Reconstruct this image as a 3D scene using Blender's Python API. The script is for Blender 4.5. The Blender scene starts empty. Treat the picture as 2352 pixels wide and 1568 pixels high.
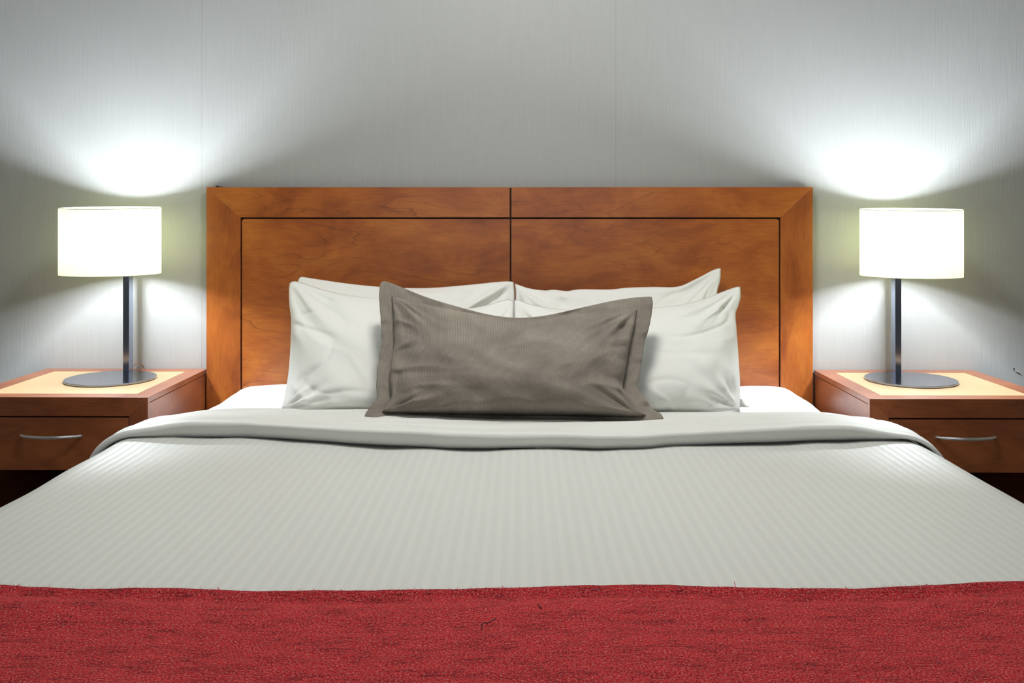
import bpy, bmesh, math, random
from mathutils import Vector, noise as mn

# ------------------------------------------------------------------ camera, world, light, exposure
scene = bpy.context.scene
COL = scene.collection
F, CX, HY = 2125.0, 1172.7, 500.0          # focal length in px (2352 px wide frame), principal column, horizon row
YAW = math.radians(0.6)
CAM = Vector((0.0, 0.0, 1.15))
cd = bpy.data.cameras.new('camera')
cam = bpy.data.objects.new('camera', cd); COL.objects.link(cam)
cam.location = CAM
cam.rotation_euler = (math.radians(90), 0, YAW)
cd.sensor_width = 36.0
cd.lens = F / 2352 * 36.0
cd.shift_x = (1176 - CX) / 2352
cd.shift_y = -(784 - HY) / 2352
cd.clip_start = 0.05
scene.camera = cam

vs = scene.view_settings
scene.display_settings.display_device = 'sRGB'
vs.view_transform = 'Standard'; vs.look = 'None'; vs.gamma = 1.0; vs.use_curve_mapping = False
vs.exposure = 0.0
scene.cycles.use_denoising = True
scene.cycles.max_bounces = 9
scene.cycles.diffuse_bounces = 6
scene.cycles.glossy_bounces = 4
scene.cycles.sample_clamp_indirect = 6.0
scene.cycles.caustics_reflective = False

w = bpy.data.worlds.new('world'); scene.world = w; w.use_nodes = True
wn = w.node_tree.nodes; wb = wn['Background']
wb.inputs[0].default_value = (0.75, 0.85, 1.0, 1); wb.inputs[1].default_value = 0.6

LAMP_W = 42.0        # each third of a lamp tube
LAMP_COL = (0.86, 0.92, 1.0)
CEIL_FILL_W = 22.0
WIN_FILL_W = 7.5

def lamp_light(name, kind, loc, energy, color, parent=None, **kw):
    ld = bpy.data.lights.new(name, kind); ld.energy = energy; ld.color = color
    for k, v in kw.items():
        if k != 'rot': setattr(ld, k, v)
    o = bpy.data.objects.new(name, ld); COL.objects.link(o); o.location = loc
    if 'rot' in kw: o.rotation_euler = kw['rot']
    if parent: o.parent = parent
    return o

def soften(ld, smooth):
    """smoothed falloff, not physical: evens out the light close to the lamp"""
    ld.use_nodes = True; n = ld.node_tree.nodes; em = n['Emission']
    lf = n.new('ShaderNodeLightFalloff'); lf.inputs['Strength'].default_value = 1.0; lf.inputs['Smooth'].default_value = smooth
    ld.node_tree.links.new(lf.outputs['Quadratic'], em.inputs['Strength'])

ROOM_L, ROOM_R, ROOM_B, ROOM_T = -2.75, 2.75, -1.9, 2.62
WALL_Y = 3.083
# fill light added behind the camera, in an added window opening
lamp_light('window_fill_light', 'AREA', (0.0, ROOM_B - 0.02, 1.55), WIN_FILL_W, (0.93, 0.96, 1.0), shape='RECTANGLE', size=2.3, size_y=1.3,
           rot=(math.radians(-90), 0, math.radians(180)))

# ------------------------------------------------------------------ helpers
def P(x, y, Y=None, Z=None, plane=None):
    """point of the place seen at pixel (x, y) on the plane Y=.., Z=.. or through two (Y, Z) pairs"""
    k = (x - CX) / F; v = (HY - y) / F
    d = Vector((k * math.cos(YAW) - math.sin(YAW), math.cos(YAW) + k * math.sin(YAW), v))
    if Y is not None: t = Y / d.y
    elif Z is not None: t = (Z - CAM.z) / d.z
    else:
        (y0, z0), (y1, z1) = plane
        ny, nz = (z1 - z0), -(y1 - y0)
        t = (ny * y0 + nz * (z0 - CAM.z)) / (ny * d.y + nz * d.z)
    return CAM + d * t

def sm(a, b, x):
    t = max(0.0, min(1.0, (x - a) / (b - a))); return t * t * (3 - 2 * t)

def link(name, me, mats, parent=None, smooth=False):
    o = bpy.data.objects.new(name, me); COL.objects.link(o)
    for m in (mats if isinstance(mats, (list, tuple)) else [mats]): me.materials.append(m)
    if smooth:
        for p in me.polygons: p.use_smooth = True
    if parent: o.parent = parent
    return o

def tag(o, label, cat, group=None, kind=None):
    if label: o['label'] = label
    if cat: o['category'] = cat
    if group: o['group'] = group
    if kind: o['kind'] = kind
    return o

def root(name, loc, label, cat, group=None):
    o = bpy.data.objects.new(name, None); COL.objects.link(o); o.location = loc
    o.empty_display_size = 0.05
    return tag(o, label, cat, group)

def bevel_bm(bm, wd, seg=2):
    bmesh.ops.bevel(bm, geom=bm.edges[:], offset=wd, segments=seg, affect='EDGES', profile=0.6)

def bm_mesh(bm, name):
    me = bpy.data.meshes.new(name); bm.normal_update(); bm.to_mesh(me); bm.free(); return me

def box(name, a, b, mat, parent=None, bev=0.0, org=(0, 0, 0)):
    """box between corners a and b (world), mesh kept relative to org"""
    bm = bmesh.new(); bmesh.ops.create_cube(bm, size=1)
    for v in bm.verts:
        v.co = Vector([(a[i] + b[i]) / 2 + v.co[i] * (b[i] - a[i]) - org[i] for i in range(3)])
    if bev: bevel_bm(bm, bev)
    return link(name, bm_mesh(bm, name), mat, parent)

def prism(name, pts, axis, a, b, mat, parent=None, bev=0.0, org=(0, 0, 0)):
    """polygon pts (2D in the two other axes) extruded along axis from a to b"""
    bm = bmesh.new()
    def mk(p, t):
        c = [0, 0, 0]; oth = [i for i in range(3) if i != axis]
        c[axis] = t; c[oth[0]] = p[0]; c[oth[1]] = p[1]
        return bm.verts.new([c[i] - org[i] for i in range(3)])
    lo = [mk(p, a) for p in pts]; hi = [mk(p, b) for p in pts]; n = len(pts)
    bm.faces.new(lo); bm.faces.new(hi)
    for i in range(n): bm.faces.new([lo[i], lo[(i + 1) % n], hi[(i + 1) % n], hi[i]])
    bmesh.ops.recalc_face_normals(bm, faces=bm.faces[:])
    if bev: bevel_bm(bm, bev)
    return link(name, bm_mesh(bm, name), mat, parent)

def grid_mesh(name, fn, nu, nv, close_fn=None, uvfn=None):
    """surface fn(i/nu, j/nv); uvfn gives the uv of a point"""
    vs_, fs = [], []
    for j in range(nv + 1):
        for i in range(nu + 1): vs_.append(fn(i / nu, j / nv))
    for j in range(nv):
        for i in range(nu):
            a = j * (nu + 1) + i; fs.append((a, a + 1, a + nu + 2, a + nu + 1))
    me = bpy.data.meshes.new(name); me.from_pydata([tuple(v) for v in vs_], [], fs)
    if uvfn:
        uv = me.uv_layers.new(name='uv')
        for l in me.loops:
            i = l.vertex_index % (nu + 1); j = l.vertex_index // (nu + 1)
            uv.data[l.index].uv = uvfn(i / nu, j / nv)
    return me

def tube(name, pts, r, mat, parent=None, seg=10, org=(0, 0, 0), rz=None, closed_ends=True):
    """round rod through pts; rz(t) scales the radius"""
    pts = [Vector(p) - Vector(org) for p in pts]; n = len(pts); vs_, fs = [], []
    up = Vector((0, 0, 1))
    for i, p in enumerate(pts):
        d = (pts[min(i + 1, n - 1)] - pts[max(i - 1, 0)]).normalized()
        u = up if abs(d.z) < 0.9 else Vector((0, 1, 0))
        s = d.cross(u).normalized(); t = s.cross(d).normalized()
        rr = r * (rz(i / (n - 1)) if rz else 1)
        for k in range(seg):
            a = 2 * math.pi * k / seg
            vs_.append(tuple(p + s * math.cos(a) * rr + t * math.sin(a) * rr))
    for i in range(n - 1):
        for k in range(seg):
            a = i * seg + k; b = i * seg + (k + 1) % seg
            fs.append((a, b, b + seg, a + seg))
    if closed_ends:
        fs.append(tuple(range(seg))[::-1]); fs.append(tuple((n - 1) * seg + k for k in range(seg)))
    me = bpy.data.meshes.new(name); me.from_pydata(vs_, [], fs)
    return link(name, me, mat, parent, smooth=True)

def lathe(name, prof, loc, mat, parent=None, seg=64, smooth=True):
    vs_, fs = [], []
    n = len(prof)
    for k in range(seg):
        a = 2 * math.pi * k / seg
        for r, z in prof: vs_.append((loc[0] + r * math.cos(a), loc[1] + r * math.sin(a), loc[2] + z))
    for k in range(seg):
        for i in range(n - 1):
            a = k * n + i; b = ((k + 1) % seg) * n + i
            fs.append((a, b, b + 1, a + 1))
    me = bpy.data.meshes.new(name); me.from_pydata(vs_, [], fs)
    bm = bmesh.new(); bm.from_mesh(me); bmesh.ops.remove_doubles(bm, verts=bm.verts[:], dist=1e-6)
    bmesh.ops.recalc_face_normals(bm, faces=bm.faces[:]); bm.to_mesh(me); bm.free()
    return link(name, me, mat, parent, smooth=smooth)

# ------------------------------------------------------------------ materials
def srgb(r, g, b):
    f = lambda c: (c / 255 / 12.92) if c / 255 <= 0.04045 else ((c / 255 + 0.055) / 1.055) ** 2.4
    return (f(r), f(g), f(b), 1.0)

class NT:
    def __init__(s, name):
        s.m = bpy.data.materials.new(name); s.m.use_nodes = True
        s.t = s.m.node_tree; s.n = s.t.nodes; s.b = s.n['Principled BSDF']
    def add(s, typ, **kw):
        nd = s.n.new(typ)
        for k, v in kw.items():
            if k.startswith('i_'):
                key = k[2:]; key = int(key) if key.isdigit() else key
                nd.inputs[key].default_value = v
            else: setattr(nd, k, v)
        return nd
    def ln(s, a, b): s.t.links.new(a, b)
    def math(s, op, a, b=None, c=None):
        nd = s.add('ShaderNodeMath', operation=op)
        for i, v in enumerate((a, b, c)):
            if v is None: continue
            if isinstance(v, (int, float)): nd.inputs[i].default_value = v
            else: s.ln(v, nd.inputs[i])
        return nd.outputs[0]
    def coords(s, kind='Object', scale=(1, 1, 1), rot=(0, 0, 0), loc=(0, 0, 0)):
        tc = s.add('ShaderNodeTexCoord'); mp = s.add('ShaderNodeMapping')
        s.ln(tc.outputs[kind], mp.inputs['Vector'])
        mp.inputs['Scale'].default_value = scale; mp.inputs['Rotation'].default_value = rot
        mp.inputs['Location'].default_value = loc
        return mp.outputs[0]
    def noise(s, vec, scale, detail=2, rough=0.5, dist=0.0):
        nd = s.add('ShaderNodeTexNoise'); s.ln(vec, nd.inputs['Vector'])
        nd.inputs['Scale'].default_value = scale; nd.inputs['Detail'].default_value = detail
        nd.inputs['Roughness'].default_value = rough; nd.inputs['Distortion'].default_value = dist
        return nd.outputs['Fac']
    def ramp(s, fac, stops, interp='LINEAR'):
        nd = s.add('ShaderNodeValToRGB'); s.ln(fac, nd.inputs[0]); cr = nd.color_ramp; cr.interpolation = interp
        while len(cr.elements) < len(stops): cr.elements.new(0.5)
        for e, (p, c) in zip(cr.elements, stops): e.position = p; e.color = c if len(c) == 4 else (*c, 1)
        return nd.outputs[0]
    def mix(s, fac, a, b, mode='MIX'):
        nd = s.add('ShaderNodeMix', data_type='RGBA', blend_type=mode)
        for sock, v in ((nd.inputs[0], fac), (nd.inputs[6], a), (nd.inputs[7], b)):
            if isinstance(v, (int, float)): sock.default_value = v
            elif isinstance(v, tuple): sock.default_value = v
            else: s.ln(v, sock)
        return nd.outputs[2]
    def bump(s, h, strength, dist, prev=None):
        nd = s.add('ShaderNodeBump'); nd.inputs['Strength'].default_value = strength; nd.inputs['Distance'].default_value = dist
        s.ln(h, nd.inputs['Height'])
        if prev: s.ln(prev, nd.inputs['Normal'])
        return nd.outputs[0]
    def done(s, col=None, rough=0.5, normal=None, **kw):
        if col is not None:
            if isinstance(col, tuple): s.b.inputs['Base Color'].default_value = col
            else: s.ln(col, s.b.inputs['Base Color'])
        if isinstance(rough, (int, float)): s.b.inputs['Roughness'].default_value = rough
        else: s.ln(rough, s.b.inputs['Roughness'])
        if normal: s.ln(normal, s.b.inputs['Normal'])
        for k, v in kw.items(): s.b.inputs[k].default_value = v
        return s.m

def g(v): return (v, v, v, 1)

def wood(name, light, mid, dark, line, vertical=False, seed=0.0, rings=9.0, linestr=0.55, axis='XZ', rough=0.34, coat=0.25, spec=0.5):
    t = NT(name)
    # along-grain axis gets the small scale
    if axis == 'XZ': sc = (0.9, 1, 4.2) if not vertical else (5.0, 1, 0.8)
    elif axis == 'XY': sc = (0.9, 4.2, 1) if not vertical else (4.2, 0.9, 1)
    else: sc = (1, 0.9, 4.2)
    v = t.coords('Object', sc, loc=(seed, seed * 1.7, seed * 0.6))
    n1 = t.noise(v, 1.3, 3.2, 0.40, 0.45)
    ring = t.math('FRACT', t.math('MULTIPLY', n1, rings))
    lines = t.ramp(ring, [(0.0, g(1)), (0.022, g(0.7)), (0.07, g(0.22)), (0.25, g(0)), (0.97, g(0)), (1.0, g(1))])
    mask = t.ramp(t.noise(v, 2.1, 2, 0.5), [(0.42, g(0.1)), (0.62, g(1))])
    fine = t.noise(t.coords('Object', tuple((1.5 if x < 1 else (90 if x > 1 else 1)) for x in sc), loc=(seed, 0, seed)), 3.0, 4, 0.65)
    pores = t.noise(t.coords('Object', tuple((14 if x < 1 else (420 if x > 1 else 1)) for x in sc), loc=(0, seed, 0)), 1.0, 2, 0.6)
    blotch = t.noise(t.coords('Object', tuple((2.2 if x < 1 else (4.5 if x > 1 else 1)) for x in sc), loc=(seed * 2, 0, seed)), 1.6, 6, 0.68, 0.5)
    c = t.ramp(blotch, [(0.32, dark), (0.5, mid), (0.68, light)])
    c = t.mix(t.math('MULTIPLY', fine, 0.30), c, dark, 'MIX')
    lf = t.math('MULTIPLY', t.math('MULTIPLY', lines, mask), linestr)
    c = t.mix(lf, c, line)
    pm = t.ramp(pores, [(0.50, g(0)), (0.72, g(0.28))])
    c = t.mix(pm, c, line)
    nrm = t.bump(pores, 0.10, 0.0006)
    return t.done(c, rough, nrm, **{'Coat Weight': coat, 'Coat Roughness': 0.22, 'Specular IOR Level': spec})

HB = dict(light=(0.50, 0.165, 0.026, 1), mid=(0.385, 0.108, 0.017, 1), dark=(0.22, 0.052, 0.010, 1), line=(0.085, 0.020, 0.006, 1))
M = {}
M['hb_panel_a'] = wood('cherry_veneer_figured', **HB, seed=3.1, rings=14, linestr=0.55)
M['hb_panel_b'] = wood('cherry_veneer_mottled', **HB, seed=9.7, rings=11, linestr=0.34)
M['hb_rail'] = wood('cherry_rail', **HB, seed=5.3, rings=16, linestr=0.55)
M['hb_stile'] = wood('cherry_stile', **HB, vertical=True, seed=2.2, rings=6, linestr=0.18)
NS = dict(light=(0.37, 0.112, 0.034, 1), mid=(0.27, 0.076, 0.024, 1), dark=(0.17, 0.046, 0.016, 1), line=(0.06, 0.014, 0.007, 1))
M['ns_h'] = wood('cherry_dark_crosswise', **NS, seed=1.4, rings=7, linestr=0.25)
M['ns_v'] = wood('cherry_dark_upright', **NS, vertical=True, seed=4.4, rings=6, linestr=0.2)
M['ns_side'] = wood('cherry_dark_side', **NS, axis='YZ', seed=6.4, rings=6, linestr=0.2)
M['ns_top'] = wood('cherry_dark_top', light=(0.38, 0.13, 0.055, 1), mid=(0.31, 0.10, 0.040, 1), dark=(0.24, 0.072, 0.03, 1), line=NS['line'], axis='XY', seed=7.4, rings=5, linestr=0.12)

t = NT('pale_inlay')
n = t.noise(t.coords('Object', (1, 1, 1)), 90, 4, 0.7)
M['inlay'] = t.done(t.ramp(n, [(0.3, srgb(184, 152, 112)), (0.7, srgb(197, 167, 127))]), 0.42, t.bump(n, 0.1, 0.0006))

t = NT('dark_recess'); M['recess'] = t.done((0.018, 0.008, 0.004, 1), 0.7)

t = NT('wall_vinyl')
tc = t.add('ShaderNodeTexCoord'); sep = t.add('ShaderNodeSeparateXYZ'); t.ln(tc.outputs['Object'], sep.inputs[0])
v1 = t.coords('Object', (260, 1, 5)); ribs = t.noise(v1, 1.0, 3, 0.65)
v2 = t.coords('Object', (1, 1, 1)); grit = t.noise(v2, 210, 2, 0.6)
v3 = t.coords('Object', (0.6, 1, 30)); hband = t.noise(v3, 1.0, 3, 0.5)
seam = None
for sx in (-1.065, 0.318):
    d = t.math('ABSOLUTE', t.math('SUBTRACT', sep.outputs[0], sx))
    s_ = t.math('LESS_THAN', d, 0.0009)
    seam = s_ if seam is None else t.math('MAXIMUM', seam, s_)
c = t.ramp(ribs, [(0.3, (0.350, 0.357, 0.345, 1)), (0.7, (0.378, 0.386, 0.374, 1))])
c = t.mix(t.math('MULTIPLY', hband, 0.10), c, (0.33, 0.34, 0.33, 1))
c = t.mix(t.math('MULTIPLY', seam, 0.35), c, (0.16, 0.165, 0.15, 1))
nb = t.bump(ribs, 0.30, 0.0016); nb = t.bump(grit, 0.18, 0.0010, nb)
M['wall'] = t.done(c, 0.62, nb)

t = NT('plain_wall'); n = t.noise(t.coords('Object', (1, 1, 1)), 120, 2)
M['plain_wall'] = t.done((0.50, 0.50, 0.47, 1), 0.8, t.bump(n, 0.1, 0.001))
t = NT('ceiling_paint'); n = t.noise(t.coords('Object', (1, 1, 1)), 90, 2)
M['ceiling'] = t.done((0.80, 0.80, 0.78, 1), 0.9, t.bump(n, 0.2, 0.002))
t = NT('carpet'); n = t.noise(t.coords('Object', (1, 1, 1)), 300, 3)
M['carpet'] = t.done(t.ramp(n, [(0.3, (0.05, 0.035, 0.025, 1)), (0.7, (0.10, 0.07, 0.05, 1))]), 0.95, t.bump(n, 0.6, 0.004))
t = NT('white_paint'); M['white'] = t.done((0.75, 0.75, 0.73, 1), 0.5)
t = NT('window_glass'); M['glass'] = t.done((1, 1, 1, 1), 0.02, **{'Transmission Weight': 1.0, 'IOR': 1.1})

def steel(name, col, rough, aniso=0.0):
    t = NT(name); n = t.noise(t.coords('Object', (1, 1, 1)), 900, 2)
    sp = t.ramp(n, [(0.35, (col[0] * 0.9, col[1] * 0.9, col[2] * 0.9, 1)), (0.65, col)])
    return t.done(sp, rough, None, Metallic=1.0)
M['gunmetal'] = steel('gunmetal_steel', (0.36, 0.41, 0.52, 1), 0.15)
M['nickel'] = steel('brushed_nickel', (0.88, 0.86, 0.82, 1), 0.34)
t = NT('blackened_metal'); M['black'] = t.done((0.02, 0.02, 0.022, 1), 0.45)
t = NT('clear_brown_cord'); M['cord'] = t.done((0.30, 0.20, 0.12, 1), 0.35)
t = NT('white_plastic'); M['plastic'] = t.done((0.8, 0.8, 0.78, 1), 0.3)

# lamp shade: thin translucent fabric
t = NT('shade_fabric')
weave = t.noise(t.coords('Object', (1, 1, 1)), 600, 2)
colr = t.ramp(weave, [(0.3, (0.92, 0.93, 0.41, 1)), (0.7, (0.99, 1.0, 0.47, 1))])
tr = t.add('ShaderNodeBsdfTranslucent'); df = t.add('ShaderNodeBsdfDiffuse'); t.ln(colr, tr.inputs[0])
df.inputs[0].default_value = (0.85, 0.84, 0.70, 1)
mx = t.add('ShaderNodeMixShader'); mx.inputs[0].default_value = 0.30
t.ln(df.outputs[0], mx.inputs[1]); t.ln(tr.outputs[0], mx.inputs[2])
t.ln(mx.outputs[0], t.n['Material Output'].inputs[0])
M['shade'] = t.m
t = NT('lit_tube'); t.b.inputs['Emission Color'].default_value = (0.95, 0.98, 1, 1)
M['tube'] = t.done((0.9, 0.9, 0.9, 1), 0.4, **{'Emission Strength': 8.0})
t = NT('fill_diffuser'); t.b.inputs['Emission Color'].default_value = (1, 0.98, 0.92, 1)
M['diffuser'] = t.done((0.9, 0.9, 0.88, 1), 0.4, **{'Emission Strength': 2.0})

# textiles
t = NT('white_percale')
v = t.coords('UV', (1, 1, 1)); wv = t.noise(t.coords('UV', (900, 900, 1)), 1.0, 1)
cr = t.noise(t.coords('UV', (3.0, 5.0, 1)), 1.6, 4, 0.55, 0.8)
nb = t.bump(cr, 0.28, 0.010); nb = t.bump(wv, 0.05, 0.0005, nb)
M['percale'] = t.done((0.80, 0.805, 0.765, 1), 0.75, nb, **{'Sheen Weight': 0.15})
t = NT('white_sheet'); cr = t.noise(t.coords('Object', (2.5, 4.0, 1)), 2.0, 4, 0.5, 0.6)
M['sheet'] = t.done((0.84, 0.84, 0.83, 1), 0.75, t.bump(cr, 0.25, 0.012))

t = NT('striped_sateen')
tc = t.add('ShaderNodeTexCoord'); sep = t.add('ShaderNodeSeparateXYZ'); t.ln(tc.outputs['UV'], sep.inputs[0])
ph = t.math('FRACT', t.math('MULTIPLY', sep.outputs[0], 1 / 0.0205))
st = t.ramp(ph, [(0.0, g(0)), (0.04, g(1)), (0.46, g(1)), (0.50, g(0)), (1.0, g(0))])
wv = t.noise(t.coords('UV', (700, 500, 1)), 1.0, 1)
c = t.mix(st, (0.580, 0.588, 0.556, 1), (0.606, 0.614, 0.580, 1))
cr = t.noise(t.coords('UV', (1.6, 1.1, 1)), 2.0, 3, 0.5, 0.5)
nb = t.bump(cr, 0.18, 0.014); nb = t.bump(wv, 0.06, 0.0005, nb)
M['sateen'] = t.done(c, t.ramp(st, [(0, g(0.62)), (1, g(0.55))]), nb)

t = NT('corduroy')
tc = t.add('ShaderNodeTexCoord'); sep = t.add('ShaderNodeSeparateXYZ'); t.ln(tc.outputs['UV'], sep.inputs[0])
wob = t.noise(t.coords('UV', (3, 3, 1)), 1.0, 2)
ux = t.math('ADD', sep.outputs[0], t.math('MULTIPLY', wob, 0.010))
rib = t.math('ABSOLUTE', t.math('SINE', t.math('MULTIPLY', ux, math.pi / 0.0045)))
nap = t.noise(t.coords('UV', (7, 9, 1)), 1.0, 5, 0.62, 0.6)
fuzz = t.noise(t.coords('UV', (500, 260, 1)), 1.0, 2, 0.6)
c = t.ramp(nap, [(0.32, (0.21, 0.180, 0.150, 1)), (0.52, (0.27, 0.235, 0.196, 1)), (0.72, (0.36, 0.32, 0.26, 1))])
c = t.mix(t.ramp(rib, [(0.1, g(0.55)), (0.75, g(0))]), c, (0.125, 0.104, 0.088, 1))
c = t.mix(t.math('MULTIPLY', fuzz, 0.25), c, (0.13, 0.11, 0.095, 1))
nb = t.bump(nap, 0.25, 0.008); nb = t.bump(rib, 0.35, 0.0012, nb)
M['cord_fabric'] = t.done(c, 0.85, nb, **{'Sheen Weight': 0.08, 'Specular IOR Level': 0.2})

t = NT('red_tweed')
va = t.coords('UV', (1, 1, 1))
# yarns: rows run across the bed, knots a few millimetres apart
y1 = t.noise(t.coords('UV', (330, 380, 1)), 1.0, 3, 0.8)
y2 = t.noise(t.coords('UV', (420, 560, 1), loc=(3, 1, 0)), 1.0, 2, 0.7)
rows = t.noise(t.coords('UV', (22, 230, 1)), 1.0, 3, 0.7)
patch = t.noise(t.coords('UV', (15, 48, 1)), 1.0, 4, 0.75, 0.4)
c = t.ramp(y1, [(0.33, (0.060, 0.004, 0.010, 1)), (0.385, (0.48, 0.010, 0.026, 1)), (0.435, (0.94, 0.026, 0.046, 1)), (0.54, (1.0, 0.080, 0.085, 1)), (0.65, (1.0, 0.42, 0.36, 1))])
dk = t.ramp(t.math('ADD', t.math('MULTIPLY', rows, 0.40), t.math('MULTIPLY', patch, 0.60)), [(0.38, g(0.60)), (0.46, g(0.25)), (0.54, g(0.0))])
dk = t.math('MULTIPLY', dk, t.ramp(t.noise(t.coords('UV', (260, 300, 1), loc=(7, 2, 0)), 1.0, 2, 0.7), [(0.42, g(0.15)), (0.58, g(1.5))]))
c = t.mix(dk, c, (0.10, 0.008, 0.014, 1))
sp2 = t.add('ShaderNodeSeparateXYZ'); t.ln(t.coords('UV', (1, 1, 1)), sp2.inputs[0])
jit = t.noise(t.coords('UV', (60, 60, 1)), 1.0, 2)
wx_ = t.math('ABSOLUTE', t.math('SINE', t.math('MULTIPLY', t.math('ADD', sp2.outputs[0], t.math('MULTIPLY', jit, 0.006)), math.pi / 0.0027)))
wy_ = t.math('ABSOLUTE', t.math('SINE', t.math('MULTIPLY', t.math('ADD', sp2.outputs[1], t.math('MULTIPLY', jit, 0.006)), math.pi / 0.0024)))
wv2 = t.math('MULTIPLY', wx_, wy_)
c = t.mix(t.ramp(wv2, [(0.0, g(0.30)), (0.35, g(0.0))]), c, (0.14, 0.006, 0.016, 1))
vor = t.add('ShaderNodeTexVoronoi', feature='F1'); t.ln(t.coords('UV', (420, 470, 1)), vor.inputs['Vector']); vor.inputs['Scale'].default_value = 1.0
spk = t.math('GREATER_THAN', t.noise(vor.outputs['Position'], 4.1, 1), 0.655)
spk = t.math('MULTIPLY', spk, t.math('LESS_THAN', vor.outputs['Distance'], 0.30))
tint = t.ramp(t.noise(vor.outputs['Position'], 1.37, 0), [(0.44, (0.92, 0.42, 0.44, 1)), (0.5, (0.75, 0.33, 0.07, 1)), (0.58, (0.05, 0.01, 0.015, 1))], 'CONSTANT')
c = t.mix(t.math('MULTIPLY', spk, 0.75), c, tint)
nb = t.bump(wv2, 0.8, 0.002); nb = t.bump(y1, 1.0, 0.005, nb); nb = t.bump(y2, 0.8, 0.003, nb)
M['tweed'] = t.done(c, 0.95, nb, **{'Sheen Weight': 0.06, 'Specular IOR Level': 0.15})
t = NT('red_fibre'); M['fibre'] = t.done((0.55, 0.05, 0.07, 1), 0.8)
t = NT('dark_fibre'); M['dark_fibre'] = t.done((0.03, 0.008, 0.01, 1), 0.8)

# ------------------------------------------------------------------ room shell
def struct(o): o['kind'] = 'structure'; return o
th = 0.12
wall = struct(box('wall_back', (ROOM_L - th, WALL_Y, 0), (ROOM_R + th, WALL_Y + th, ROOM_T), M['wall']))
struct(box('wall_left', (ROOM_L - th, ROOM_B, 0), (ROOM_L, WALL_Y, ROOM_T), M['plain_wall']))
struct(box('wall_right', (ROOM_R, ROOM_B, 0), (ROOM_R + th, WALL_Y, ROOM_T), M['plain_wall']))
struct(box('floor', (ROOM_L - th, ROOM_B - th, -0.1), (ROOM_R + th, WALL_Y + th, 0), M['carpet']))
struct(box('ceiling', (ROOM_L - th, ROOM_B - th, ROOM_T), (ROOM_R + th, WALL_Y + th, ROOM_T + 0.1), M['ceiling']))
# wall behind the camera with an opening for the window added to carry the fill light
WX, WZ0, WZ1 = 1.2, 0.9, 2.25
bm = bmesh.new()
for a, b in (((ROOM_L - th, 0), (-WX, ROOM_T)), ((WX, 0), (ROOM_R + th, ROOM_T)), ((-WX, 0), (WX, WZ0)), ((-WX, WZ1), (WX, ROOM_T))):
    r_ = bmesh.ops.create_cube(bm, size=1)
    for v in r_['verts']:
        v.co = Vector(((a[0] + b[0]) / 2 + v.co.x * (b[0] - a[0]), ROOM_B - th / 2 + v.co.y * th, (a[1] + b[1]) / 2 + v.co.z * (b[1] - a[1])))
struct(link('wall_front', bm_mesh(bm, 'wall_front'), M['plain_wall']))
win = bpy.data.objects.new('fill_window_1', None); COL.objects.link(win); win.location = (0, ROOM_B - 0.08, WZ0); struct(win)
for a, b in (((-WX, 0), (WX, 0.05)), ((-WX, 1.30), (WX, 1.35)), ((-WX, 0.05), (-WX + 0.05, 1.30)), ((WX - 0.05, 0.05), (WX, 1.30)), ((-0.025, 0.05), (0.025, 1.30))):
    box('fill_window_frame', (a[0], -0.03, a[1]), (b[0], 0.03, b[1]), M['white'], win)
for sx in ((-WX + 0.05, -0.025), (0.025, WX - 0.05)):
    box('fill_window_pane', (sx[0], -0.003, 0.05), (sx[1], 0.003, 1.30), M['glass'], win)
struct(box('baseboard_back', (ROOM_L, WALL_Y - 0.012, 0), (ROOM_R, WALL_Y, 0.09), M['white']))
# torn fleck of wallpaper on the right
p0 = P(2327, 848, Y=WALL_Y)
def fleck(u, v):
    a = v * 2.2
    return p0 + Vector((u * 0.017 + v * 0.004, -0.0015 - 0.004 * math.sin(a), -u * 0.008 - 0.004 * v))
me = grid_mesh('wallpaper_tear', fleck, 8, 6); link('wallpaper_tear', me, M['plastic'], wall, True)
box('wall_hole', P(2327.5, 850, Y=WALL_Y - 0.0008), P(2330.5, 845.5, Y=WALL_Y + 0.0008), M['black'], wall)

# fill light added over the bed as an unseen ceiling fixture
cl = root('fill_ceiling_light', (0, 2.0, ROOM_T), 'added fill light, a round white flush fixture out of view above the pillow end of the bed', 'ceiling light')
lathe('mount', [(0, -0.002), (0.19, -0.002), (0.19, -0.03), (0.175, -0.035), (0, -0.035)], (0, 0, 0), M['white'], cl)
lathe('diffuser', [(0.172, -0.036), (0.17, -0.055), (0.13, -0.08), (0.06, -0.092), (0, -0.095)], (0, 0, 0), M['diffuser'], cl)
lamp_light('ceiling_fill_light', 'AREA', (0, 0, -0.115), CEIL_FILL_W, (1.0, 0.985, 0.93), cl, shape='DISK', size=0.5)

# ------------------------------------------------------------------ headboard
HBX0, HBX1, HBS = -1.040, 0.963, -0.032
HBY, HBZ = 3.055, 1.2515
hb = root('headboard', (HBS, WALL_Y - 0.003, 0.30), 'wide reddish cherry wood headboard with inset grooves, on the wall behind the bed', 'headboard')
org = (HBS, WALL_Y - 0.003, 0.30)
box('backing_board', (HBX0 + 0.02, 3.068, 0.305), (HBX1 - 0.02, WALL_Y - 0.003, HBZ - 0.0015), M['recess'], hb, org=org)
ZG, GW = 1.1515, 0.0055
SL, SR = -0.927, 0.857
half_gap = 0.0028
yb = 3.068
prism('top_rail', [(HBX0, HBZ), (HBS - half_gap, HBZ), (HBS - half_gap, ZG), (SL, ZG)], 1, HBY, yb, M['hb_rail'], hb, 0.0008, org)
prism('top_rail', [(HBX1, HBZ), (HBS + half_gap, HBZ), (HBS + half_gap, ZG), (SR, ZG)], 1, HBY, yb, M['hb_panel_b'], hb, 0.0008, org)
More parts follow.
